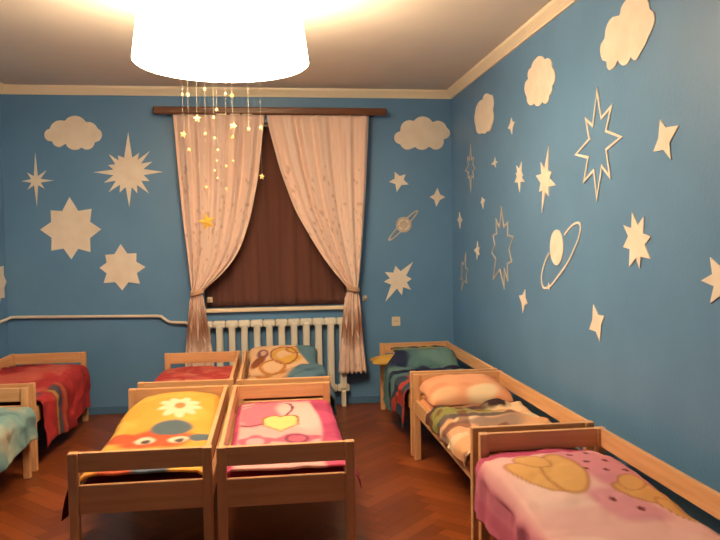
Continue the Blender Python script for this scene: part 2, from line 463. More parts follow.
# --- B: pink blanket with patches and a heart
mattress('B', (196, 66, 108), 'mattress in magenta sheet under the pink heart blanket')
def colB(X, Y):
    C = base(X, (214, 74, 124)); C = mixc(C, (196, 60, 112), sst(-.1, .3, vnoise(X, Y, 7, 4)))
    inner = sst(.06, .085, X)*(1-sst(.52, .55, X+.02*np.sin(Y*6)))*(1-sst(1.36, 1.40, Y))*sst(.02, .05, Y)
    C = mixc(C, (240, 178, 178), inner)
    C = mixc(C, (226, 118, 142), inner*blob(X, Y, .20, 1.10, .17, .27, -20, .15, .12, 4))
    C = mixc(C, (246, 200, 194), inner*blob(X, Y, .44, 1.05, .13, .30, 8, .2, .1, 3))
    C = mixc(C, (210, 96, 128), inner*blob(X, Y, .17, .52, .10, .13, 0, .15, .15, 5))
    C = mixc(C, (210, 96, 128), inner*blob(X, Y, .40, .55, .13, .10, 0, .15, .15, 4, 1))
    C = mixc(C, (244, 170, 180), inner*blob(X, Y, .17, .52, .05, .08)); C = mixc(C, (150, 60, 96), inner*ringm(X, Y, .20, 1.10, .18, .28, -20, .06))
    C = mixc(C, (150, 60, 96), inner*ringm(X, Y, .40, .55, .06, .09, 0, .2))
    def heart(s):
        u = (X-.315)/s; v = (Y-.84)/(s*1.25); h = (u*u+v*v-1)**3-u*u*v**3; return 1-sst(-.02, .06, h)
    C = mixc(C, (172, 112, 60), heart(.098)); C = mixc(C, (250, 222, 130), heart(.084))
    return C
cloth('blanket', 'B', [(.040, MT+.020), (.065, Z0+.012), (BW-.04, Z0+.012), (BW-.014, MT+.024), (BW-.004, MT+.014)], .055, 1.44, colB,
      'pink blanket with yellow heart print on near right centre bed', 'blanket', hf=lambda X, Y: .012+.03*blob(X, Y, .33, 1.15, .35, .3, 0, .7), th=.012, seed=11)
cloth('bed_sheet', 'B', [(BW-.026, .4475), (BW-.022, .4475), (BW, .4475), (BW+.010, .440), (BW+.024, .42), (BW+.040, .372)], .07, .40, lambda X, Y: base(X, (170, 52, 88)),
      'magenta sheet end hanging at right side of pink heart bed', 'sheet', amp=.002, th=.003, seed=9)

# --- C: red bedding
mattress('C', (176, 52, 48), 'mattress in red sheet on bed by radiator\'s left end')
def colC(X, Y):
    C = base(X, (206, 60, 58)); C = mixc(C, (226, 96, 84), sst(.0, .35, vnoise(X, Y, 6, 6))); C = mixc(C, (232, 140, 110), sst(.25, .5, vnoise(X, Y, 11, 9))*.7)
    return mixc(C, (236, 150, 110), blob(X, Y, .16, .55, .05, .10)*.8)
cloth('blanket', 'C', right_drape(.30)[::-1] if False else left_drape(.32, right=BW-.045), .06, 1.28, colC, 'red blanket with paler patches on bed before radiator\'s left end', 'blanket',
      hf=lambda X, Y: .01+.03*blob(X, Y, .33, .8, .4, .5, 0, .7), seed=14, amp=.010)

# --- D: cream printed pillow, blue blanket corner
mattress('D', (214, 170, 130), 'mattress in cream sheet on bed right before radiator')
def colDp(X, Y):   # X across .56, Y up the pillow .42
    C = base(X, (240, 196, 150))
    C = mixc(C, (226, 168, 60), ringm(X, Y, .30, .24, .085, .10, 0, .34, -4, 4)*.9)
    C = mixc(C, (232, 176, 64), blob(X, Y, .36, .17, .10, .06, 25)); C = mixc(C, (232, 176, 64), blob(X, Y, .40, .33, .08, .05, 10))
    C = mixc(C, (150, 78, 44), ringm(X, Y, .30, .24, .115, .135, 0, .08, -4, 4)); C = mixc(C, (150, 78, 44), ringm(X, Y, .41, .33, .085, .055, 10, .12))
    C = mixc(C, (130, 84, 90), blob(X, Y, .12, .27, .05, .07)); C = mixc(C, (220, 170, 150), blob(X, Y, .125, .28, .026, .036)); C = mixc(C, (150, 84, 50), blob(X, Y, .08, .16, .05, .09, -30))
    C = mixc(C, (206, 130, 50), ringm(X, Y, .20, .08, .10, .07, 0, .2))
    return mixc(C, (88, 132, 154), sst(.44, .46, X+.10*np.sin((Y-.1)*5)-.06))
def colDb(X, Y):
    C = base(X, (86, 128, 150)); C = mixc(C, (60, 98, 124), sst(0, .35, vnoise(X, Y, 7, 3)))
    C = mixc(C, (238, 186, 130), (1-sst(.34, .42, X+.08*np.sin(Y*5)))*1.0); C = mixc(C, (206, 130, 50), (1-sst(.34, .40, X))*sst(.1, .3, vnoise(X, Y, 9, 12)))
    return C
cloth('blanket', 'D', right_drape(.33, x=BW+.03, left=.045), .06, .84, colDb, 'blue and cream blanket on bed right before the white radiator', 'blanket', hf=lambda X, Y: .012+.085*blob(X, Y, .56, .70, .22, .40, 0, .6), seed=21, amp=.010)
pillow('pillow', 'D', .350, 1.085, .565, .59, .46, .10, colDp, 'cream pillow with yellow swan-like print and blue right side before the radiator', rx=.42, seed=4)
# --- E: red blanket hanging over the side
mattress('E', (150, 44, 42), 'mattress under draped red blanket in the far left corner')
def colE(X, Y):
    C = base(X, (192, 40, 46)); n = vnoise(X, Y, 5, 15)
    C = mixc(C, (218, 92, 74), sst(.05, .4, n)*(X < .62)); C = mixc(C, (150, 30, 36), sst(.1, .4, -n))
    side = sst(.60, .64, X)
    C = mixc(C, (84, 84, 100), side*(1-sst(.05, .06, np.abs(Y-.50)))); C = mixc(C, (190, 150, 66), side*(1-sst(.02, .03, np.abs(Y-.41)))); C = mixc(C, (206, 96, 60), side*(1-sst(.02, .03, np.abs(Y-.60)))*.8)
    C = mixc(C, (80, 84, 104), (1-sst(.10, .13, np.abs(Y-.20)))*sst(.3, .36, X)*(1-side)*.8)
    return C
cloth('blanket', 'E', right_drape(.135, x=BW+.022), .10, 1.40, colE, 'red blanket hanging over the side of far left corner bed', 'blanket', hf=lambda X, Y: .012+.075*blob(X, Y, .30, 1.0, .45, .42, 0, .75), seed=31, amp=.014, hem=.03)

# --- F: pale teal blanket
mattress('F', (150, 50, 52), 'mattress under pale teal blanket at the left picture edge')
def colF(X, Y):
    C = base(X, (126, 170, 172)); n = vnoise(X, Y, 6, 25); C = mixc(C, (92, 132, 142), sst(.05, .4, n)); C = mixc(C, (176, 186, 168), sst(.1, .4, -n)*.8)
    return mixc(C, (196, 150, 110), sst(.3, .5, vnoise(X, Y, 9, 30))*.6)
cloth('blanket', 'F', right_drape(.28, x=BW+.045), .10, 1.41, colF, 'pale teal blanket on bed cut by the left picture edge', 'blanket', hf=lambda X, Y: .012+.05*blob(X, Y, .40, 1.0, .4, .35, 0, .7), seed=37, amp=.014, hem=.02)

# --- G: dark teal blanket over a yellow pillow
mattress('G', (60, 70, 96), 'mattress under dark teal blanket in the far right corner')
def colG(X, Y):
    C = base(X, (84, 130, 136)); n = vnoise(X, Y, 5, 41); C = mixc(C, (104, 150, 150), sst(.05, .4, n)); C = mixc(C, (38, 50, 86), sst(.12, .3, -n)*(X > -.1))
    C = mixc(C, (160, 160, 84), (1-sst(.02, .045, np.abs(Y-1.27+.2*(X-.33)**2))))
    C = mixc(C, (34, 40, 78), (1-sst(.05, .07, np.abs(Y-.74-.15*X)))); 
    low = (1-sst(.50, .62, Y)); C = mixc(C, (40, 44, 84), low*.8); C = mixc(C, (196, 64, 50), low*sst(.02, .16, vnoise(X, Y, 8, 45)))
    C = mixc(C, (150, 166, 120), low*sst(.2, .3, vnoise(X, Y, 7, 48))*(X > .1))
    return C
cloth('blanket', 'G', left_drape(.20, x=-.022), .10, 1.37, colG, 'dark teal blanket with navy and red print on far right corner bed', 'blanket', hf=lambda X, Y: .012+.112*sst(.95, 1.16, Y)*sst(-.02, .10, X), seed=43, amp=.014, hem=.04, xcut=lambda y: -.30+.38*sst(1.02, 1.12, y))
def colGp(X, Y): return mixc(base(X, (222, 176, 62)), (206, 150, 50), sst(.0, .3, vnoise(X, Y, 8, 51)))
pillow('pillow', 'G', .255, 1.300, MT+.036, .72, .30, .085, colGp, 'yellow pillow sticking out under dark teal blanket in right corner', rx=.0, seed=8)

# --- H: peach pillow, rumpled many-coloured blanket
mattress('H', (214, 150, 110), 'mattress in peach sheet on middle bed along right wall')
def colH(X, Y):
    C = base(X, (238, 178, 126)); n = vnoise(X, Y, 6, 61); C = mixc(C, (246, 214, 170), sst(.05, .3, n))
    lf = 1-sst(.36, .46, X+.3*(Y-.8)*0+.05*np.sin(Y*9))
    C = mixc(C, (150, 146, 74), lf*(1-sst(.10, .13, np.abs(Y-.80)))); C = mixc(C, (112, 98, 92), lf*(1-sst(.03, .05, np.abs(Y-.66+.1*X)))); C = mixc(C, (84, 60, 58), lf*(1-sst(.03, .05, np.abs(Y-.95+.1*X))))
    C = mixc(C, (140, 120, 112), lf*(1-sst(.06, .09, np.abs(Y-.50)))*.8); C = mixc(C, (244, 176, 128), lf*blob(X, Y, .08, .45, .10, .10)); C = mixc(C, (60, 40, 44), blob(X, Y, .42, .93, .075, .06, 0, .15, .15, 5))
    C = mixc(C, (120, 60, 50), lf*sst(.2, .3, vnoise(X, Y, 10, 66))*.7)
    return C
cloth('blanket', 'H', [(-.012, .40), (-.010, .450), (.02, .470), (.05, Z0), (BW-.07, Z0), (BW-.045, MT+.016)], .08, 1.00, colH, 'rumpled peach and olive blanket on middle bed along right wall', 'blanket',
      hf=lambda X, Y: .012+.045*np.abs(np.sin(Y*6+X*3))*blob(X, Y, .28, .7, .40, .42, 0, .6)+.035*blob(X, Y, .42, .93, .08, .06, 0, .5), seed=67, amp=.020)
def colHp(X, Y):
    C = mixc(base(X, (246, 172, 124)), (240, 156, 108), sst(.0, .3, vnoise(X, Y, 7, 71))); C = mixc(C, (250, 222, 176), blob(X, Y, .36, .05, .11, .06, 15, .3)); return mixc(C, (248, 200, 150), blob(X, Y, .10, .06, .09, .05, 0, .4)*.7)
pillow('pillow', 'H', .305, 1.235, MT+.078, .575, .45, .17, colHp, 'puffy peach pillow at head of middle bed along right wall', rx=.10, seed=10)

# --- I: pink sheet with golden animal-like shapes
mattress('I', (220, 140, 150), 'mattress under pink sheet on nearest bed along right wall')
def colI(X, Y):
    C = base(X, (240, 186, 184)); C = mixc(C, (246, 206, 198), sst(.0, .35, vnoise(X, Y, 4, 81)))
    C = mixc(C, (224, 140, 160), blob(X, Y, .46, 1.20, .16, .30, 12, .2, .12, 5)); C = mixc(C, (226, 150, 166), blob(X, Y, .40, .78, .12, .16, 30, .25, .1, 4))
    for dx, dy in ((.40, 1.34), (.50, 1.38), (.43, 1.22), (.53, 1.24), (.47, 1.10), (.38, 1.12), (.56, 1.10), (.52, .98), (.36, .82), (.44, .74)):
        C = mixc(C, (120, 44, 56), blob(X, Y, dx, dy, .014, .020, 0, .3))
    for a in ((.14, 1.08, .085, .20, 24), (.27, 1.11, .10, .24, -10), (.18, 1.26, .075, .11, 20)):
        C = mixc(C, (176, 108, 50), blob(X, Y, *a, .09)); C = mixc(C, (232, 176, 98), blob(X, Y, a[0], a[1], a[2]*.90, a[3]*.92, a[4], .12))
    for a in ((.56, .86, .09, .17, 60), (.52, .97, .06, .09, -30), (.60, .70, .05, .14, 20)):
        C = mixc(C, (184, 118, 60), blob(X, Y, *a, .06)); C = mixc(C, (228, 168, 92), blob(X, Y, a[0], a[1], a[2]*.88, a[3]*.92, a[4], .12))
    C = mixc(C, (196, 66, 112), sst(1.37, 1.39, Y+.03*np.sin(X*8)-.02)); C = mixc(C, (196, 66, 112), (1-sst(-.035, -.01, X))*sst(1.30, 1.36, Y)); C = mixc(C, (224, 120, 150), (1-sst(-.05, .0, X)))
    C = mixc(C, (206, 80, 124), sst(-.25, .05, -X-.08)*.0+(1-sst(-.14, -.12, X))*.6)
    return C
cloth('bed_sheet', 'I', left_drape(.26, x=-.026), .10, 1.475, colI, 'pink sheet with golden animal shapes on nearest bed along right wall', 'sheet', hf=lambda X, Y: .014+.062*blob(X, Y, .30, 1.18, .42, .36, 0, .8), seed=83, amp=.008, hem=.015)

# ------------------------------------------------------------------ curtains and rod
def interp(tab, z):
    t = sorted(tab); a = [q for q, _ in t]; b = [q for _, q in t]
    if abs(z-1.135) < .11: return float(np.interp(z, a, b))
    zz = z + np.linspace(-.10, .10, 11)            # rounded swag instead of straight runs
    return float(np.interp(zz, a, b).mean())
def make_curtain(side, label):
    if side == 'left':
        L = [(2.764, -.847), (2.26, -.814), (1.80, -.781), (1.53, -.751), (1.25, -.728), (1.135, -.715), (1.05, -.74), (.60, -.785), (.33, -.80)]
        R = [(2.764, -.016), (2.68, -.03), (2.17, -.092), (1.80, -.173), (1.52, -.27), (1.33, -.40), (1.23, -.52), (1.135, -.625), (1.05, -.61), (.60, -.545), (.33, -.52)]
        top_x, sgn = -.43, 1
    else:
        L = [(2.764, -.004), (2.67, .012), (2.26, .113), (1.885, .245), (1.555, .427), (1.35, .56), (1.23, .66), (1.135, .735), (1.03, .695), (.60, .655), (.33, .628)]
        R = [(2.764, .956), (2.07, .918), (1.50, .871), (1.25, .845), (1.135, .825), (1.03, .85), (.60, .875), (.33, .905)]
        top_x, sgn = .47, -1
    zs = sorted(set(np.linspace(2.764, 1.135, 66).tolist()+np.linspace(1.135, .335, 36).tolist()), reverse=True)
    N = 150; V = []; C = []; F = []
    rng = np.random.RandomState(5 if side == 'left' else 9)
    ph = rng.rand(4)*6
    cream = np.array(lin((240, 218, 206))); pale = np.array(lin((230, 202, 188))); brown = np.array(lin((140, 88, 60)))
    for j, z in enumerate(zs):
        l, r = interp(L, z), interp(R, z); w = r-l
        k = min(1, max(0, (z-1.135)/1.0)) if z > 1.135 else min(1, (1.135-z)/.5)*.3
        A = .010+.016*k
        for i in range(N+1):
            u = i/N; uu = u
            # swag: lines sag to a point; inner edge bulges out a little just above the tie
            f = math.sin(2*math.pi*5.0*uu+ph[0]+1.3*math.sin(3*uu*math.pi+ph[1])) + .32*math.sin(2*math.pi*13*uu+ph[2]+1.5*math.sin(5*uu+ph[3]))*(.3+.7*k)
            y = 6.745 + A*f - .030*(1-k)*math.sin(math.pi*u)
            zz = z
            if z <= .336: zz = z + .012*math.sin(2*math.pi*6*u)
            if z > 2.75: y = 6.745 + .012*f
            V.append((l+w*u, y, zz))
            m = (.5+.5*noise.noise((uu*9, z*.8, 3)))
            c = cream*(1-m)+pale*m
            band = max(0, 1-abs(z-(.80 if side == 'left' else .76)-.03*math.sin(u*9))/.19)**.5; nn = noise.noise((uu*7+3, z*9, 1.0))
            if z < 1.1 and nn > -.3: c = c*(1-.85*band)+brown*.85*band
            if noise.noise((uu*26, z*24, 7.7)) > .46 and z < 2.3: c = c*.62+brown*.38
            if z < .42 and side == 'right': c = c*.8+pale*.2
            C.append((*c, 1))
    n = N+1
    for j in range(len(zs)-1):
        for i in range(N): F.append((j*n+i, (j+1)*n+i, (j+1)*n+i+1, j*n+i+1))
    root = empty('curtain', (top_x, 6.745, .33), label, 'curtain', 'cream window curtains')
    off = Vector(root.location)
    me = bpy.data.meshes.new('curtain_panel'); me.from_pydata([tuple(Vector(v)-off) for v in V], [], F)
    at = me.color_attributes.new('print', 'FLOAT_COLOR', 'POINT'); at.data.foreach_set('color', np.array(C, np.float32).ravel())
    me.materials.append(M['curtain']); me.polygons.foreach_set('use_smooth', [True]*len(F))
    o = link(bpy.data.objects.new('curtain_panel', me)); o.parent = root
    sm = o.modifiers.new('thickness', 'SOLIDIFY'); sm.thickness = .003
    # tieback band
    cx, rx = ((-.670, .058) if side == 'left' else (.780, .058))
    bm = bmesh.new(); n2 = 28; rr = []
    for zz, s in ((1.110, 1.0), (1.122, 1.06), (1.148, 1.06), (1.160, 1.0)):
        rr.append([bm.verts.new((cx+rx*s*math.cos(2*math.pi*k/n2)-off.x, 6.735+.050*s*math.sin(2*math.pi*k/n2)-off.y, zz-off.z+.012*math.cos(2*math.pi*k/n2)*sgn)) for k in range(n2)])
    for a, b2 in zip(rr, rr[1:]):
        for k in range(n2): bm.faces.new((a[k], a[(k+1) % n2], b2[(k+1) % n2], b2[k]))
    obj('tieback', bm, M['tieback'], root, smooth=True).modifiers.new('thickness', 'SOLIDIFY').thickness = .004
M['curtain'] = attr_mat('sheer_printed_curtain', .9, .1, 300, .1)
M['tieback'] = mat('tieback_cloth', (214, 176, 146), .9, .1)
make_curtain('left', 'left cream curtain with small brown print, tied back beside the window')
make_curtain('right', 'right cream curtain with small brown print, tied back beside the window')
def hook(x, z, label):
    r = empty('curtain_hook', (x, YB, z), label, 'hook', 'curtain tieback hooks')
    obj('hook_plate', lathe(bmesh.new(), [(.024, 0), (.026, .004), (.022, .010)], n=20).copy() if False else B((-.024, -.008, -.026), (.024, -.0005, .026), .004), M['plastic'], r)
    obj('hook_peg', tube(bmesh.new(), [(0, -.007, 0), (0, -.05, 0), (0, -.066, .014), (0, -.070, .03)], .008), M['plastic'], r, smooth=True)
hook(-.567, 1.05, 'cream tieback hook on wall beside the left curtain'); hook(.912, 1.03, 'cream tieback hook on wall beside the right curtain')

rod = empty('curtain_rod', (.05, 6.75, 2.795), 'dark brown wooden curtain rod above the window', 'curtain rod')
bm = B((-1.075, -.030, -.028), (1.075, .030, .040), .014); obj('rod_bar', bm, M['rod'], rod, smooth=False)
for x in (-.95, 0, .95): obj('bracket', B((x-.02, .030, -.02), (x+.02, .151, .02), .003), M['rod'], rod)
for x in (-.46, -.34, -.225):  # pale strips standing in for the lamp's highlights on the varnished bar
    obj('rod_glint', B((x-.045, -.034, -.036), (x+.045, -.026, -.026), .002), M['plastic'], rod, label='small pale strip imitating a lamp glint on the rod')

# ------------------------------------------------------------------ radiator and pipe
def make_radiator():
    n, pitch, x0 = 12, .1165, -.655
    r = empty('radiator', (x0, 6.838, .12), 'white cast-iron column radiator under the window', 'radiator')
    for k in range(n):
        bm = bmesh.new(); cx = pitch*(k+.5)
        for dy in (-.034, .034):
            box(bm, (cx-.031, dy-.022, .05), (cx+.031, dy+.022, .70), .014, 3)
        box(bm, (cx-.0575, -.036, .665), (cx+.0575, .036, .735), .018, 3); box(bm, (cx-.0575, -.036, .02), (cx+.0575, .036, .09), .018, 3)
        obj('section', bm, M['radiator'], r, smooth=False)
    for k in (0, n-1):
        cx = pitch*(k+.5); obj('foot', B((cx-.02, -.05, -.12), (cx+.02, .05, .03), .005), M['radiator'], r)
    obj('valve', tube(bmesh.new(), [(-.07, 0, .70), (0, 0, .70)], .022), M['radiator'], r, smooth=True)
make_radiator()
hp = bmesh.new()
tube(hp, [(-2.372, 6.4, .905), (-2.374, 6.80, .922), (-2.355, 6.868, .934), (-2.31, 6.872, .936), (-1.05, 6.872, .912), (-1.02, 6.872, .908), (-.96, 6.868, .862), (-.93, 6.866, .850), (-.80, 6.856, .845), (-.73, 6.838, .822)], .014, 12)
tag(obj('heating_pipe', hp, M['pipe'], smooth=True), 'thin cream heating pipe along back wall, stepping down to radiator', 'pipe')

sk = empty('power_socket', (1.218, YB, .795), 'small cream power socket on back wall above far right corner bed', 'socket')
obj('socket_plate', B((-.042, -.012, -.046), (.042, -.0005, .046), .005), M['plastic'], sk)
bm = bmesh.new(); 
for x in (-.011, .011): box(bm, (x-.004, -.0135, -.004), (x+.004, -.0125, .004))
obj('socket_holes', bm, M['socket_dark'], sk)

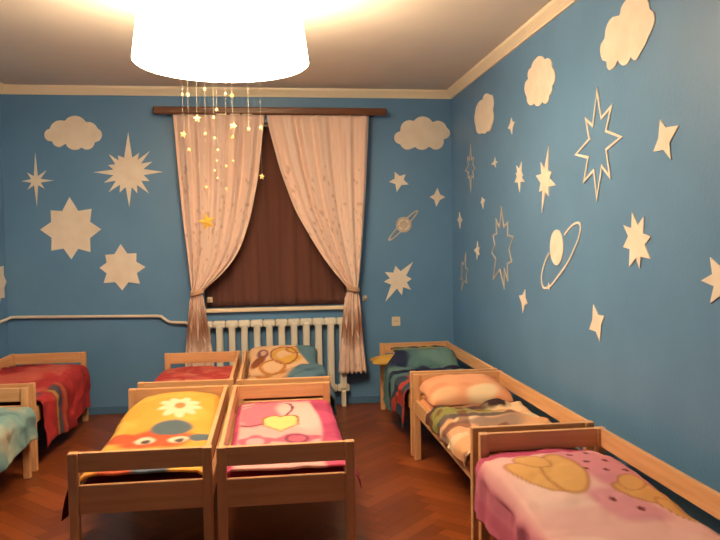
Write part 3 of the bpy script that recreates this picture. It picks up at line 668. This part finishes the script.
# ------------------------------------------------------------------ wall stars, clouds, planets
DECALS = {
  'cloud_left': ('B', [(-1.511, 2.594),(-1.513, 2.581),(-1.519, 2.568),(-1.527, 2.556),(-1.54, 2.544),(-1.559, 2.536),(-1.578, 2.529),(-1.581, 2.516),(-1.587, 2.503),(-1.595, 2.49),(-1.607, 2.479),(-1.622, 2.469),(-1.642, 2.464),(-1.666, 2.465),(-1.697, 2.481),(-1.711, 2.472),(-1.727, 2.464),(-1.745, 2.461),(-1.764, 2.461),(-1.782, 2.465),(-1.798, 2.473),(-1.811, 2.483),(-1.822, 2.494),(-1.829, 2.506),(-1.834, 2.517),(-1.882, 2.488),(-1.905, 2.489),(-1.922, 2.495),(-1.934, 2.504),(-1.942, 2.515),(-1.948, 2.526),(-1.951, 2.538),(-1.984, 2.542),(-2.0, 2.553),(-2.01, 2.565),(-2.015, 2.578),(-2.017, 2.592),(-2.016, 2.606),(-2.012, 2.62),(-2.004, 2.632),(-1.991, 2.644),(-1.969, 2.653),(-1.964, 2.666),(-1.957, 2.678),(-1.949, 2.691),(-1.937, 2.703),(-1.923, 2.714),(-1.905, 2.723),(-1.884, 2.729),(-1.859, 2.729),(-1.834, 2.725),(-1.82, 2.741),(-1.802, 2.755),(-1.779, 2.766),(-1.755, 2.771),(-1.729, 2.771),(-1.706, 2.764),(-1.685, 2.754),(-1.669, 2.74),(-1.656, 2.725),(-1.642, 2.715),(-1.618, 2.716),(-1.597, 2.71),(-1.581, 2.702),(-1.569, 2.691),(-1.559, 2.679),(-1.553, 2.667),(-1.544, 2.655),(-1.53, 2.645),(-1.52, 2.633),(-1.514, 2.621),(-1.511, 2.607)]),
  'cloud_rod': ('B', [(1.772, 2.609),(1.764, 2.595),(1.752, 2.583),(1.73, 2.573),(1.712, 2.564),(1.714, 2.551),(1.713, 2.537),(1.71, 2.523),(1.703, 2.509),(1.694, 2.496),(1.68, 2.484),(1.662, 2.474),(1.638, 2.468),(1.61, 2.471),(1.571, 2.495),(1.555, 2.489),(1.539, 2.478),(1.521, 2.47),(1.5, 2.466),(1.479, 2.467),(1.459, 2.472),(1.442, 2.481),(1.429, 2.492),(1.398, 2.48),(1.363, 2.468),(1.336, 2.47),(1.315, 2.478),(1.3, 2.49),(1.289, 2.503),(1.281, 2.517),(1.26, 2.526),(1.242, 2.536),(1.231, 2.549),(1.224, 2.563),(1.222, 2.578),(1.223, 2.592),(1.227, 2.606),(1.236, 2.62),(1.25, 2.632),(1.275, 2.642),(1.285, 2.653),(1.285, 2.666),(1.286, 2.679),(1.291, 2.693),(1.297, 2.707),(1.307, 2.721),(1.321, 2.733),(1.339, 2.744),(1.361, 2.751),(1.387, 2.752),(1.417, 2.745),(1.432, 2.761),(1.453, 2.775),(1.477, 2.785),(1.504, 2.789),(1.53, 2.786),(1.555, 2.778),(1.576, 2.765),(1.592, 2.749),(1.606, 2.736),(1.642, 2.748),(1.67, 2.747),(1.693, 2.74),(1.711, 2.73),(1.725, 2.717),(1.735, 2.703),(1.742, 2.689),(1.751, 2.676),(1.764, 2.664),(1.772, 2.651),(1.776, 2.637),(1.776, 2.623)]),
  'cloud_r1': ('R', [(5.57, 2.562),(5.572, 2.551),(5.576, 2.539),(5.582, 2.529),(5.59, 2.52),(5.6, 2.511),(5.611, 2.504),(5.623, 2.497),(5.629, 2.486),(5.639, 2.477),(5.652, 2.471),(5.667, 2.466),(5.685, 2.464),(5.704, 2.465),(5.723, 2.468),(5.741, 2.472),(5.757, 2.467),(5.774, 2.464),(5.792, 2.463),(5.812, 2.464),(5.831, 2.466),(5.852, 2.47),(5.872, 2.476),(5.893, 2.48),(5.923, 2.479),(5.953, 2.482),(5.982, 2.489),(6.009, 2.5),(6.032, 2.514),(6.049, 2.53),(6.058, 2.548),(6.061, 2.566),(6.078, 2.583),(6.091, 2.6),(6.098, 2.618),(6.1, 2.636),(6.097, 2.652),(6.088, 2.667),(6.076, 2.681),(6.071, 2.696),(6.062, 2.71),(6.049, 2.722),(6.033, 2.732),(6.015, 2.74),(5.996, 2.746),(5.975, 2.751),(5.953, 2.754),(5.931, 2.756),(5.909, 2.756),(5.888, 2.755),(5.866, 2.753),(5.85, 2.762),(5.832, 2.775),(5.81, 2.781),(5.785, 2.784),(5.759, 2.782),(5.733, 2.778),(5.707, 2.771),(5.682, 2.761),(5.66, 2.749),(5.626, 2.747),(5.601, 2.735),(5.583, 2.718),(5.573, 2.698),(5.568, 2.678),(5.569, 2.659),(5.574, 2.641),(5.587, 2.625),(5.585, 2.612),(5.578, 2.6),(5.573, 2.587),(5.57, 2.575)]),
  'cloud_r2': ('R', [(4.343, 2.566),(4.357, 2.557),(4.377, 2.552),(4.377, 2.541),(4.378, 2.529),(4.382, 2.519),(4.39, 2.51),(4.402, 2.503),(4.418, 2.5),(4.424, 2.489),(4.43, 2.476),(4.441, 2.467),(4.457, 2.462),(4.476, 2.46),(4.498, 2.463),(4.521, 2.471),(4.543, 2.485),(4.56, 2.479),(4.579, 2.47),(4.602, 2.468),(4.625, 2.47),(4.648, 2.477),(4.669, 2.487),(4.686, 2.5),(4.723, 2.496),(4.757, 2.501),(4.785, 2.512),(4.807, 2.528),(4.821, 2.546),(4.824, 2.566),(4.836, 2.582),(4.852, 2.599),(4.863, 2.616),(4.869, 2.633),(4.868, 2.649),(4.86, 2.663),(4.846, 2.676),(4.825, 2.684),(4.795, 2.688),(4.803, 2.703),(4.806, 2.718),(4.802, 2.73),(4.793, 2.74),(4.778, 2.747),(4.759, 2.75),(4.738, 2.751),(4.729, 2.761),(4.718, 2.771),(4.703, 2.778),(4.686, 2.784),(4.667, 2.788),(4.645, 2.789),(4.624, 2.794),(4.601, 2.794),(4.576, 2.789),(4.552, 2.781),(4.529, 2.77),(4.51, 2.755),(4.489, 2.745),(4.459, 2.746),(4.433, 2.738),(4.41, 2.726),(4.393, 2.711),(4.383, 2.693),(4.383, 2.675),(4.368, 2.661),(4.352, 2.648),(4.34, 2.633),(4.333, 2.618),(4.329, 2.604),(4.33, 2.59),(4.334, 2.577)]),
  'cloud_r3': ('R', [(3.485, 2.748),(3.454, 2.768),(3.402, 2.776),(3.316, 2.755),(3.247, 2.722),(3.214, 2.69),(3.207, 2.66),(3.174, 2.636),(3.161, 2.599),(3.18, 2.564),(3.219, 2.534),(3.246, 2.506),(3.287, 2.482),(3.329, 2.454),(3.365, 2.466),(3.386, 2.482),(3.408, 2.459),(3.461, 2.457),(3.507, 2.487),(3.523, 2.506),(3.539, 2.479),(3.603, 2.468),(3.637, 2.495),(3.64, 2.523),(3.688, 2.542),(3.713, 2.592),(3.705, 2.629),(3.662, 2.649),(3.654, 2.682),(3.628, 2.717),(3.571, 2.734),(3.5, 2.72)]),
  'thin': ('B', [(-2.102, 2.437),(-2.087, 2.221),(-2.009, 2.275),(-2.064, 2.197),(-1.946, 2.182),(-2.063, 2.163),(-2.031, 2.108),(-2.087, 2.139),(-2.103, 1.947),(-2.121, 2.138),(-2.181, 2.099),(-2.145, 2.161),(-2.23, 2.175),(-2.146, 2.196),(-2.179, 2.255),(-2.121, 2.221)]),
  'burst': ('B', [(-1.275, 2.626),(-1.246, 2.389),(-1.182, 2.435),(-1.199, 2.366),(-1.085, 2.452),(-1.169, 2.334),(-1.065, 2.353),(-1.147, 2.285),(-0.969, 2.258),(-1.147, 2.228),(-1.093, 2.173),(-1.17, 2.175),(-1.103, 2.058),(-1.21, 2.138),(-1.208, 2.059),(-1.258, 2.119),(-1.284, 1.935),(-1.312, 2.12),(-1.367, 2.068),(-1.361, 2.142),(-1.464, 2.074),(-1.397, 2.178),(-1.506, 2.159),(-1.418, 2.228),(-1.599, 2.256),(-1.418, 2.28),(-1.462, 2.321),(-1.399, 2.329),(-1.454, 2.422),(-1.368, 2.364),(-1.373, 2.41),(-1.317, 2.389)]),
  'eight_big': ('B', [(-1.814, 2.029),(-1.741, 1.901),(-1.622, 1.92),(-1.64, 1.801),(-1.542, 1.73),(-1.644, 1.649),(-1.644, 1.52),(-1.752, 1.553),(-1.816, 1.457),(-1.881, 1.557),(-1.99, 1.539),(-1.983, 1.656),(-2.082, 1.733),(-1.982, 1.803),(-1.984, 1.909),(-1.882, 1.902)]),
  'eight_small': ('B', [(-1.372, 1.591),(-1.314, 1.501),(-1.231, 1.503),(-1.235, 1.424),(-1.153, 1.373),(-1.233, 1.316),(-1.207, 1.217),(-1.311, 1.234),(-1.369, 1.158),(-1.43, 1.237),(-1.534, 1.23),(-1.505, 1.32),(-1.567, 1.373),(-1.503, 1.42),(-1.512, 1.493),(-1.429, 1.498)]),
  'five': ('B', [(1.221, 2.255),(1.272, 2.213),(1.331, 2.229),(1.31, 2.176),(1.361, 2.13),(1.287, 2.124),(1.241, 2.059),(1.228, 2.134),(1.165, 2.156),(1.222, 2.189)]),
  'four': ('B', [(1.646, 2.096),(1.67, 2.032),(1.724, 2.005),(1.668, 1.976),(1.632, 1.912),(1.613, 1.979),(1.568, 2.007),(1.616, 2.034)]),
  'slanted': ('B', [(1.394, 1.374),(1.324, 1.24),(1.379, 1.208),(1.329, 1.175),(1.372, 1.099),(1.292, 1.128),(1.28, 1.048),(1.232, 1.117),(1.115, 0.991),(1.174, 1.156),(1.102, 1.186),(1.162, 1.22),(1.113, 1.281),(1.197, 1.272),(1.22, 1.341),(1.269, 1.285)]),
  'o_faint': ('R', [(6.234, 2.423),(6.209, 2.292),(6.146, 2.307),(6.168, 2.246),(6.097, 2.207),(6.172, 2.188),(6.151, 2.128),(6.212, 2.15),(6.237, 2.018),(6.272, 2.15),(6.327, 2.144),(6.314, 2.192),(6.405, 2.216),(6.313, 2.252),(6.338, 2.329),(6.268, 2.295)]),
  'b': ('R', [(5.54, 2.237),(5.532, 2.207),(5.48, 2.196),(5.531, 2.184),(5.529, 2.154),(5.558, 2.178),(5.64, 2.191),(5.56, 2.209)]),
  'c': ('R', [(5.148, 2.484),(5.128, 2.45),(5.076, 2.442),(5.121, 2.407),(5.14, 2.359),(5.167, 2.401),(5.225, 2.416),(5.171, 2.446)]),
  'd': ('R', [(4.939, 2.137),(4.943, 2.066),(4.911, 2.038),(4.937, 2.028),(4.883, 1.989),(4.958, 1.997),(4.982, 1.923),(5.013, 1.998),(5.082, 2.0),(5.035, 2.04),(5.056, 2.068),(5.025, 2.07),(5.045, 2.119),(4.99, 2.089)]),
  'f': ('R', [(6.626, 1.846),(6.59, 1.8),(6.526, 1.768),(6.588, 1.743),(6.613, 1.69),(6.644, 1.744),(6.698, 1.779),(6.644, 1.798)]),
  'g': ('R', [(5.904, 1.943),(5.87, 1.926),(5.809, 1.917),(5.859, 1.887),(5.872, 1.844),(5.898, 1.882),(5.939, 1.904),(5.903, 1.916)]),
  'o_mid': ('R', [(5.398, 1.829),(5.339, 1.68),(5.248, 1.713),(5.251, 1.617),(5.125, 1.603),(5.218, 1.508),(5.165, 1.42),(5.261, 1.401),(5.255, 1.28),(5.332, 1.352),(5.34, 1.214),(5.438, 1.349),(5.609, 1.265),(5.541, 1.431),(5.636, 1.475),(5.561, 1.539),(5.602, 1.615),(5.518, 1.631),(5.525, 1.739),(5.439, 1.681)]),
  'i': ('R', [(6.04, 1.572),(6.022, 1.519),(5.97, 1.519),(6.007, 1.485),(5.986, 1.452),(6.03, 1.454),(6.066, 1.409),(6.073, 1.467),(6.153, 1.491),(6.068, 1.515)]),
  'o_low': ('R', [(6.428, 1.455),(6.431, 1.328),(6.351, 1.313),(6.412, 1.257),(6.395, 1.19),(6.474, 1.201),(6.58, 1.11),(6.539, 1.223),(6.603, 1.212),(6.559, 1.292),(6.555, 1.373),(6.497, 1.35)]),
  'o': ('R', [(4.879, 1.231),(4.875, 1.17),(4.837, 1.136),(4.887, 1.117),(4.925, 1.056),(4.945, 1.128),(5.002, 1.178),(4.928, 1.187)]),
  'e': ('R', [(4.438, 2.187),(4.448, 2.026),(4.391, 2.012),(4.423, 1.973),(4.329, 1.924),(4.439, 1.922),(4.441, 1.86),(4.491, 1.893),(4.558, 1.76),(4.545, 1.907),(4.603, 1.9),(4.575, 1.957),(4.661, 2.013),(4.561, 2.015),(4.575, 2.094),(4.51, 2.045)]),
  'o_big': ('R', [(3.752, 2.394),(3.703, 2.236),(3.589, 2.277),(3.649, 2.159),(3.485, 2.103),(3.644, 2.061),(3.604, 1.912),(3.697, 1.978),(3.755, 1.807),(3.792, 1.965),(3.918, 1.915),(3.864, 2.043),(4.026, 2.079),(3.849, 2.144),(3.893, 2.261),(3.806, 2.211)]),
  'l': ('R', [(3.114, 2.132),(3.065, 2.087),(2.963, 2.08),(3.035, 2.015),(3.022, 1.936),(3.085, 1.989),(3.172, 1.991),(3.128, 2.046)]),
  'n': ('R', [(3.369, 1.72),(3.312, 1.651),(3.257, 1.692),(3.26, 1.61),(3.192, 1.594),(3.247, 1.557),(3.196, 1.489),(3.283, 1.497),(3.293, 1.436),(3.329, 1.489),(3.397, 1.442),(3.391, 1.533),(3.459, 1.542),(3.406, 1.598),(3.457, 1.654),(3.376, 1.636)]),
  'q': ('R', [(2.732, 1.507),(2.716, 1.439),(2.792, 1.408),(2.705, 1.39),(2.73, 1.318),(2.654, 1.36),(2.588, 1.326),(2.602, 1.394),(2.536, 1.42),(2.6, 1.445),(2.59, 1.508),(2.663, 1.471)]),
  'p': ('R', [(3.8, 1.219),(3.741, 1.166),(3.668, 1.168),(3.704, 1.112),(3.717, 1.02),(3.766, 1.07),(3.849, 1.074),(3.81, 1.131)]),
  'planet_r': ('R', [(4.213, 1.534),(4.214, 1.517),(4.218, 1.5),(4.224, 1.484),(4.232, 1.469),(4.242, 1.456),(4.254, 1.444),(4.268, 1.435),(4.282, 1.428),(4.298, 1.423),(4.314, 1.421),(4.33, 1.422),(4.346, 1.426),(4.361, 1.432),(4.375, 1.441),(4.388, 1.452),(4.399, 1.465),(4.407, 1.48),(4.414, 1.497),(4.417, 1.514),(4.419, 1.532),(4.417, 1.55),(4.413, 1.568),(4.406, 1.584),(4.398, 1.599),(4.387, 1.613),(4.374, 1.624),(4.36, 1.633),(4.345, 1.64),(4.329, 1.644),(4.313, 1.645),(4.297, 1.643),(4.281, 1.639),(4.266, 1.632),(4.253, 1.623),(4.241, 1.612),(4.231, 1.598),(4.223, 1.584),(4.217, 1.568),(4.214, 1.551)]),
  'ring_r': ('R', [(4.194, 1.61),(4.099, 1.659),(4.016, 1.68),(3.971, 1.669),(3.967, 1.634),(3.996, 1.583),(4.057, 1.521),(4.151, 1.439),(4.277, 1.361),(4.372, 1.306),(4.43, 1.277),(4.511, 1.264),(4.552, 1.275),(4.572, 1.318),(4.551, 1.378),(4.494, 1.448),(4.439, 1.494)]),
  'ringstar': ('R', [(4.44, 1.306),(4.425, 1.29),(4.391, 1.286),(4.421, 1.272),(4.421, 1.253),(4.44, 1.266),(4.48, 1.27),(4.445, 1.286)]),
}

def place(w, a, c, d):
    if w == 'B': return (a, YB-d, c)
    if w == 'R': return (XR-d, a, c)
    return (XL+d, a, c)
def prism(bm, w, poly, t=.006, d0=.0006):
    ca = sum(p[0] for p in poly)/len(poly); cc = sum(p[1] for p in poly)/len(poly)
    A = [bm.verts.new(place(w, a, c, d0)) for a, c in poly]; Bv = [bm.verts.new(place(w, a, c, t)) for a, c in poly]; n = len(poly)
    c0 = bm.verts.new(place(w, ca, cc, d0)); c1 = bm.verts.new(place(w, ca, cc, t))
    for k in range(n):
        bm.faces.new((c0, A[(k+1) % n], A[k])); bm.faces.new((c1, Bv[k], Bv[(k+1) % n]))
    for k in range(n): bm.faces.new((A[k], A[(k+1) % n], Bv[(k+1) % n], Bv[k]))
    return bm
def band(bm, w, poly, wid, closed=True, t=.006, d0=.0006):
    P = [Vector((a, c)) for a, c in poly]; n = len(P); O = []; I = []
    for i in range(n):
        a = P[i-1] if (closed or i > 0) else P[i]; b = P[(i+1) % n] if (closed or i < n-1) else P[i]
        d1 = (P[i]-a); d2 = (b-P[i])
        d1 = d1.normalized() if d1.length > 1e-6 else d2.normalized(); d2 = d2.normalized() if d2.length > 1e-6 else d1
        n1 = Vector((-d1.y, d1.x)); n2 = Vector((-d2.y, d2.x)); m = (n1+n2)
        m = m.normalized() if m.length > .05 else n1
        k = min(2.6, 1/max(.25, m.dot(n1)))
        O.append(P[i]+m*wid/2*k); I.append(P[i]-m*wid/2*k)
    lay = [[bm.verts.new(place(w, v.x, v.y, d)) for v in Q] for Q in (O, I) for d in (d0, t)]
    o0, o1, i0, i1 = lay
    for i in range(n if closed else n-1):
        j = (i+1) % n
        for q in ((o1, i1), ):
            bm.faces.new((o1[i], o1[j], i1[j], i1[i])); bm.faces.new((o0[i], i0[i], i0[j], o0[j]))
        bm.faces.new((o0[i], o0[j], o1[j], o1[i])); bm.faces.new((i0[i], i1[i], i1[j], i0[j]))
    if not closed:
        for e in (0, n-1): bm.faces.new((o0[e], o1[e], i1[e], i0[e]))
    return bm
def smooth_poly(P, closed=True, sub=4):
    n = len(P); out = []
    for i in range(n if closed else n-1):
        p0, p1, p2, p3 = [np.array(P[(i+k) % n] if closed else P[min(max(i+k, 0), n-1)]) for k in (-1, 0, 1, 2)]
        for s in range(sub):
            t = s/sub; out.append(tuple(.5*((2*p1)+(-p0+p2)*t+(2*p0-5*p1+4*p2-p3)*t*t+(-p0+3*p1-3*p2+p3)*t**3)))
    if not closed: out.append(tuple(P[-1]))
    return out
CL = 'white clouds on the walls'; ST = 'white stars on the walls'; OU = 'outlined stars on the right wall'
DL = {
 'cloud_left': ('wall_cloud', 'white cloud on back wall above the thin sparkling star, left of curtains', 'cloud', CL),
 'cloud_rod': ('wall_cloud', 'white cloud on back wall just right of the curtains', 'cloud', CL),
 'cloud_r1': ('wall_cloud', 'smallest white cloud on right wall, nearest the room corner', 'cloud', CL),
 'cloud_r2': ('wall_cloud', 'middle white cloud on right wall below the ceiling moulding', 'cloud', CL),
 'cloud_r3': ('wall_cloud', 'largest white cloud, high on right wall at the top picture edge', 'cloud', CL),
 'thin': ('wall_star', 'thin eight-rayed sparkle star under the left cloud on back wall', 'star', ST),
 'burst': ('wall_star', 'big spiky many-rayed white star just left of the left curtain', 'star', ST),
 'eight_big': ('wall_star', 'largest plain eight-pointed white star on the back wall\'s left side', 'star', ST),
 'eight_small': ('wall_star', 'smaller plain eight-pointed white star just above the heating pipe', 'star', ST),
 'five': ('wall_star', 'small five-pointed white star under the cloud right of curtains', 'star', ST),
 'four': ('wall_star', 'small four-pointed white star on back wall, right of ringed planet', 'star', ST),
 'slanted': ('wall_star', 'white star with two long slanting rays under the small ringed planet', 'star', ST),
 'o_faint': ('wall_star', 'faint narrow outlined star under smallest cloud by the corner', 'star', OU),
 'b': ('wall_star', 'tiny white star on right wall, right of the faint upper outlined star', 'star', ST),
 'c': ('wall_star', 'tiny white star on right wall between smallest and middle clouds', 'star', ST),
 'd': ('wall_star', 'small tailed white star on right wall, left of long spiky burst star', 'star', ST),
 'f': ('wall_star', 'tiny white star low by the corner, left of large narrow outlined star', 'star', ST),
 'g': ('wall_star', 'tiny white star directly above the narrow outlined star on right wall', 'star', ST),
 'o_mid': ('wall_star', 'narrow outlined star mid right wall, left of big ringed planet', 'star', OU),
 'i': ('wall_star', 'tiny five-pointed star left of the narrow outlined star\'s lower half', 'star', ST),
 'o_low': ('wall_star', 'faint lowest outlined star beside the room corner on right wall', 'star', OU),
 'o': ('wall_star', 'small white star on right wall under the narrow outlined star, left of planet', 'star', ST),
 'e': ('wall_star', 'long spiky white burst star above the big ringed planet', 'star', ST),
 'o_big': ('wall_star', 'largest outlined star, high on the right wall between two clouds', 'star', OU),
 'l': ('wall_star', 'slim four-pointed white star high on right wall beneath the largest cloud', 'star', ST),
 'n': ('wall_star', 'solid many-pointed white star right of the big ringed planet', 'star', ST),
 'q': ('wall_star', 'white star on right wall cut by the right picture edge', 'star', ST),
 'p': ('wall_star', 'lowest four-pointed white star on right wall above the beds', 'star', ST),
}
for k, (nm, lb, cat, grp) in DL.items():
    w, P = DECALS[k]; bm = bmesh.new()
    if k.startswith('o_'): band(bm, w, P, {'o_big': .015, 'o_mid': .013, 'o_faint': .010, 'o_low': .010}[k])
    else: prism(bm, w, smooth_poly(P, True, 2) if cat == 'cloud' else P)
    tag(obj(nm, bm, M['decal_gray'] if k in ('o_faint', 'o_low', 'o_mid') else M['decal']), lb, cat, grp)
# half-seen star on the left wall beside the corner
P = [(6.685+r*math.cos(a), 1.264+r*math.sin(a)) for i in range(16) for a, r in [(math.pi*i/8, .205 if i % 2 == 0 else .15)]]
tag(obj('wall_star', prism(bmesh.new(), 'L', P), M['decal']), 'white star on left wall at the left picture edge, above the pipe', 'star', ST)
# small ringed planet on the back wall
pr = empty('wall_planet', (1.305, YB, 1.739), 'small greyish ringed planet on the back wall under the five-pointed star', 'planet')
off = Matrix.Translation(-Vector(pr.location))
cx, cz = 1.305, 1.739
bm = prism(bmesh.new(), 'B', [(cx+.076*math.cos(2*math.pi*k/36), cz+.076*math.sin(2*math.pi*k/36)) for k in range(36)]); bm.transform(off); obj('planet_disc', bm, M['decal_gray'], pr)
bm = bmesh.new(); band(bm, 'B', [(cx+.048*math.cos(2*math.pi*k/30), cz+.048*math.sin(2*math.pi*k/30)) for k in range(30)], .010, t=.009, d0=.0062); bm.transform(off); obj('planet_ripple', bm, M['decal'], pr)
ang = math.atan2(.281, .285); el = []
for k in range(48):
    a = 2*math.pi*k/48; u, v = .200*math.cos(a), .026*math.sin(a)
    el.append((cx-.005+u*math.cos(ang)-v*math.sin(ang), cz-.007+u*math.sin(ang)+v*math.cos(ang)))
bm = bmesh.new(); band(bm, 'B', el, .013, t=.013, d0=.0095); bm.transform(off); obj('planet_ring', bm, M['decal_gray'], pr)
# big ringed planet on the right wall
Pm = DECALS['planet_r'][1]; c = np.mean(np.array(Pm), 0)
pr = empty('wall_planet', (XR, float(c[0]), float(c[1])), 'large ringed planet on right wall with tiny star on its ring', 'planet')
off = Matrix.Translation(-Vector(pr.location))
bm = prism(bmesh.new(), 'R', Pm); bm.transform(off); obj('planet_disc', bm, M['decal'], pr)
bm = bmesh.new(); band(bm, 'R', smooth_poly(DECALS['ring_r'][1], False, 4), .013, closed=False); bm.transform(off); obj('planet_ring', bm, M['decal'], pr)
bm = prism(bmesh.new(), 'R', DECALS['ringstar'][1], t=.009, d0=.0065); bm.transform(off); obj('ring_star', bm, M['decal'], pr)

# ------------------------------------------------------------------ ceiling lamp and star mobile
LX, LY, LZ = -.235, 4.0, 2.565
lamp = empty('ceiling_lamp', (LX, LY, LZ), 'wide glowing drum lamp hanging under the ceiling', 'lamp')
obj('lamp_shade', lathe(bmesh.new(), [(.462, 0), (.470, .006), (.436, .262), (.428, .268)], n=64, cap=False), M['lamp_glow'], lamp, smooth=True).modifiers.new('thickness', 'SOLIDIFY').thickness = .004
obj('diffuser', lathe(bmesh.new(), [(.010, -.022), (.16, -.019), (.32, -.010), (.44, -.001), (.455, .004), (.40, .012)], n=64), M['lamp_glow'], lamp, smooth=True)
obj('shade_top', lathe(bmesh.new(), [(.05, .246), (.42, .246), (.42, .250), (.05, .250)], n=48), M['lamp_top'], lamp)
obj('stem', tube(bmesh.new(), [(0, 0, .24), (0, 0, .45)], .012), M['brass'], lamp, smooth=True)
obj('ceiling_rose', lathe(bmesh.new(), [(.065, .4705), (.062, .455), (.03, .435), (.014, .43)], n=32), M['brass'], lamp, smooth=True)

MOB = [(-0.444, 2.387, 0.4), (-0.42, 2.395, 0.6), (-0.333, 2.434, 0.5), (-0.218, 2.39, 0.5), (-0.189, 2.404, 0.6), (-0.267, 2.311, 0.5), (-0.29, 2.283, 0.5), (-0.378, 2.273, 1), (-0.184, 2.237, 1), (-0.444, 2.175, 1), (-0.335, 2.191, 0.5), (-0.287, 2.171, 0.5), (-0.188, 2.177, 0.6), (-0.103, 2.239, 0.6), (-0.033, 2.21, 0.6), (-0.422, 2.099, 0.6), (-0.267, 2.094, 0.5), (-0.279, 2.045, 0.4), (-0.189, 2.045, 0.4), (-0.291, 1.991, 0.4), (-0.271, 1.942, 0.4), (-0.221, 2.004, 0.5), (-0.336, 1.899, 0.5), (-0.224, 1.884, 0.5), (-0.338, 1.71, 1.8), (-0.032, 1.949, 0.8)]
mob = empty('star_mobile', (LX, LY, 2.545), 'hanging mobile of small pale stars on threads under the lamp', 'mobile')
strings = {}
rng = random.Random(4)
for x, z, s in MOB:
    key = min(strings, key=lambda q: abs(q-x)) if strings and min(abs(q-x) for q in strings) < .013 else x
    strings.setdefault(key, []).append((x, z, s))
for key, L in strings.items():
    y = LY + rng.uniform(-.12, .16); L.sort(key=lambda t: -t[1])
    d = math.hypot(key-LX, y-LY)
    ztop = LZ - .022 + .022*min(1, d/.44)**1.6 - .0005
    pts = [(key, y, ztop)] + [(x, y+.0, z) for x, z, s in L]
    bm = tube(bmesh.new(), [(a-LX, b-LY, c-2.545) for a, b, c in pts], .00025, 4); obj('thread', bm, M['thread'], mob)
    for x, z, s in L:
        R = .022*s if s < 1.5 else .050
        rot = rng.uniform(-.4, .4); tw = rng.uniform(-1.1, 1.1) if s < 1 else rng.uniform(-.3, .3)
        bm = bmesh.new(); n = 10; f = []; ft = []
        for k in range(n):
            a = math.pi/2 + rot + math.pi*k/5; r = R if k % 2 == 0 else R*.45
            f.append(bm.verts.new((r*math.cos(a), -.0012, r*math.sin(a)))); ft.append(bm.verts.new((r*math.cos(a), .0012, r*math.sin(a))))
        c0 = bm.verts.new((0, -.004, 0)); c1 = bm.verts.new((0, .004, 0))
        for k in range(n):
            j = (k+1) % n; bm.faces.new((c0, f[k], f[j])); bm.faces.new((c1, ft[j], ft[k])); bm.faces.new((f[k], ft[k], ft[j], f[j]))
        bm.transform(Matrix.Translation((x-LX, y-LY, z-2.545)) @ Matrix.Rotation(tw, 4, 'Z'))
        o = obj('star_charm', bm, M['charm_yellow'] if (s > 1.5 or abs(x+.188) < .002) else M['charm'], mob)
        if s > 1.5: o['label'] = 'largest, yellow star at the bottom of the mobile'
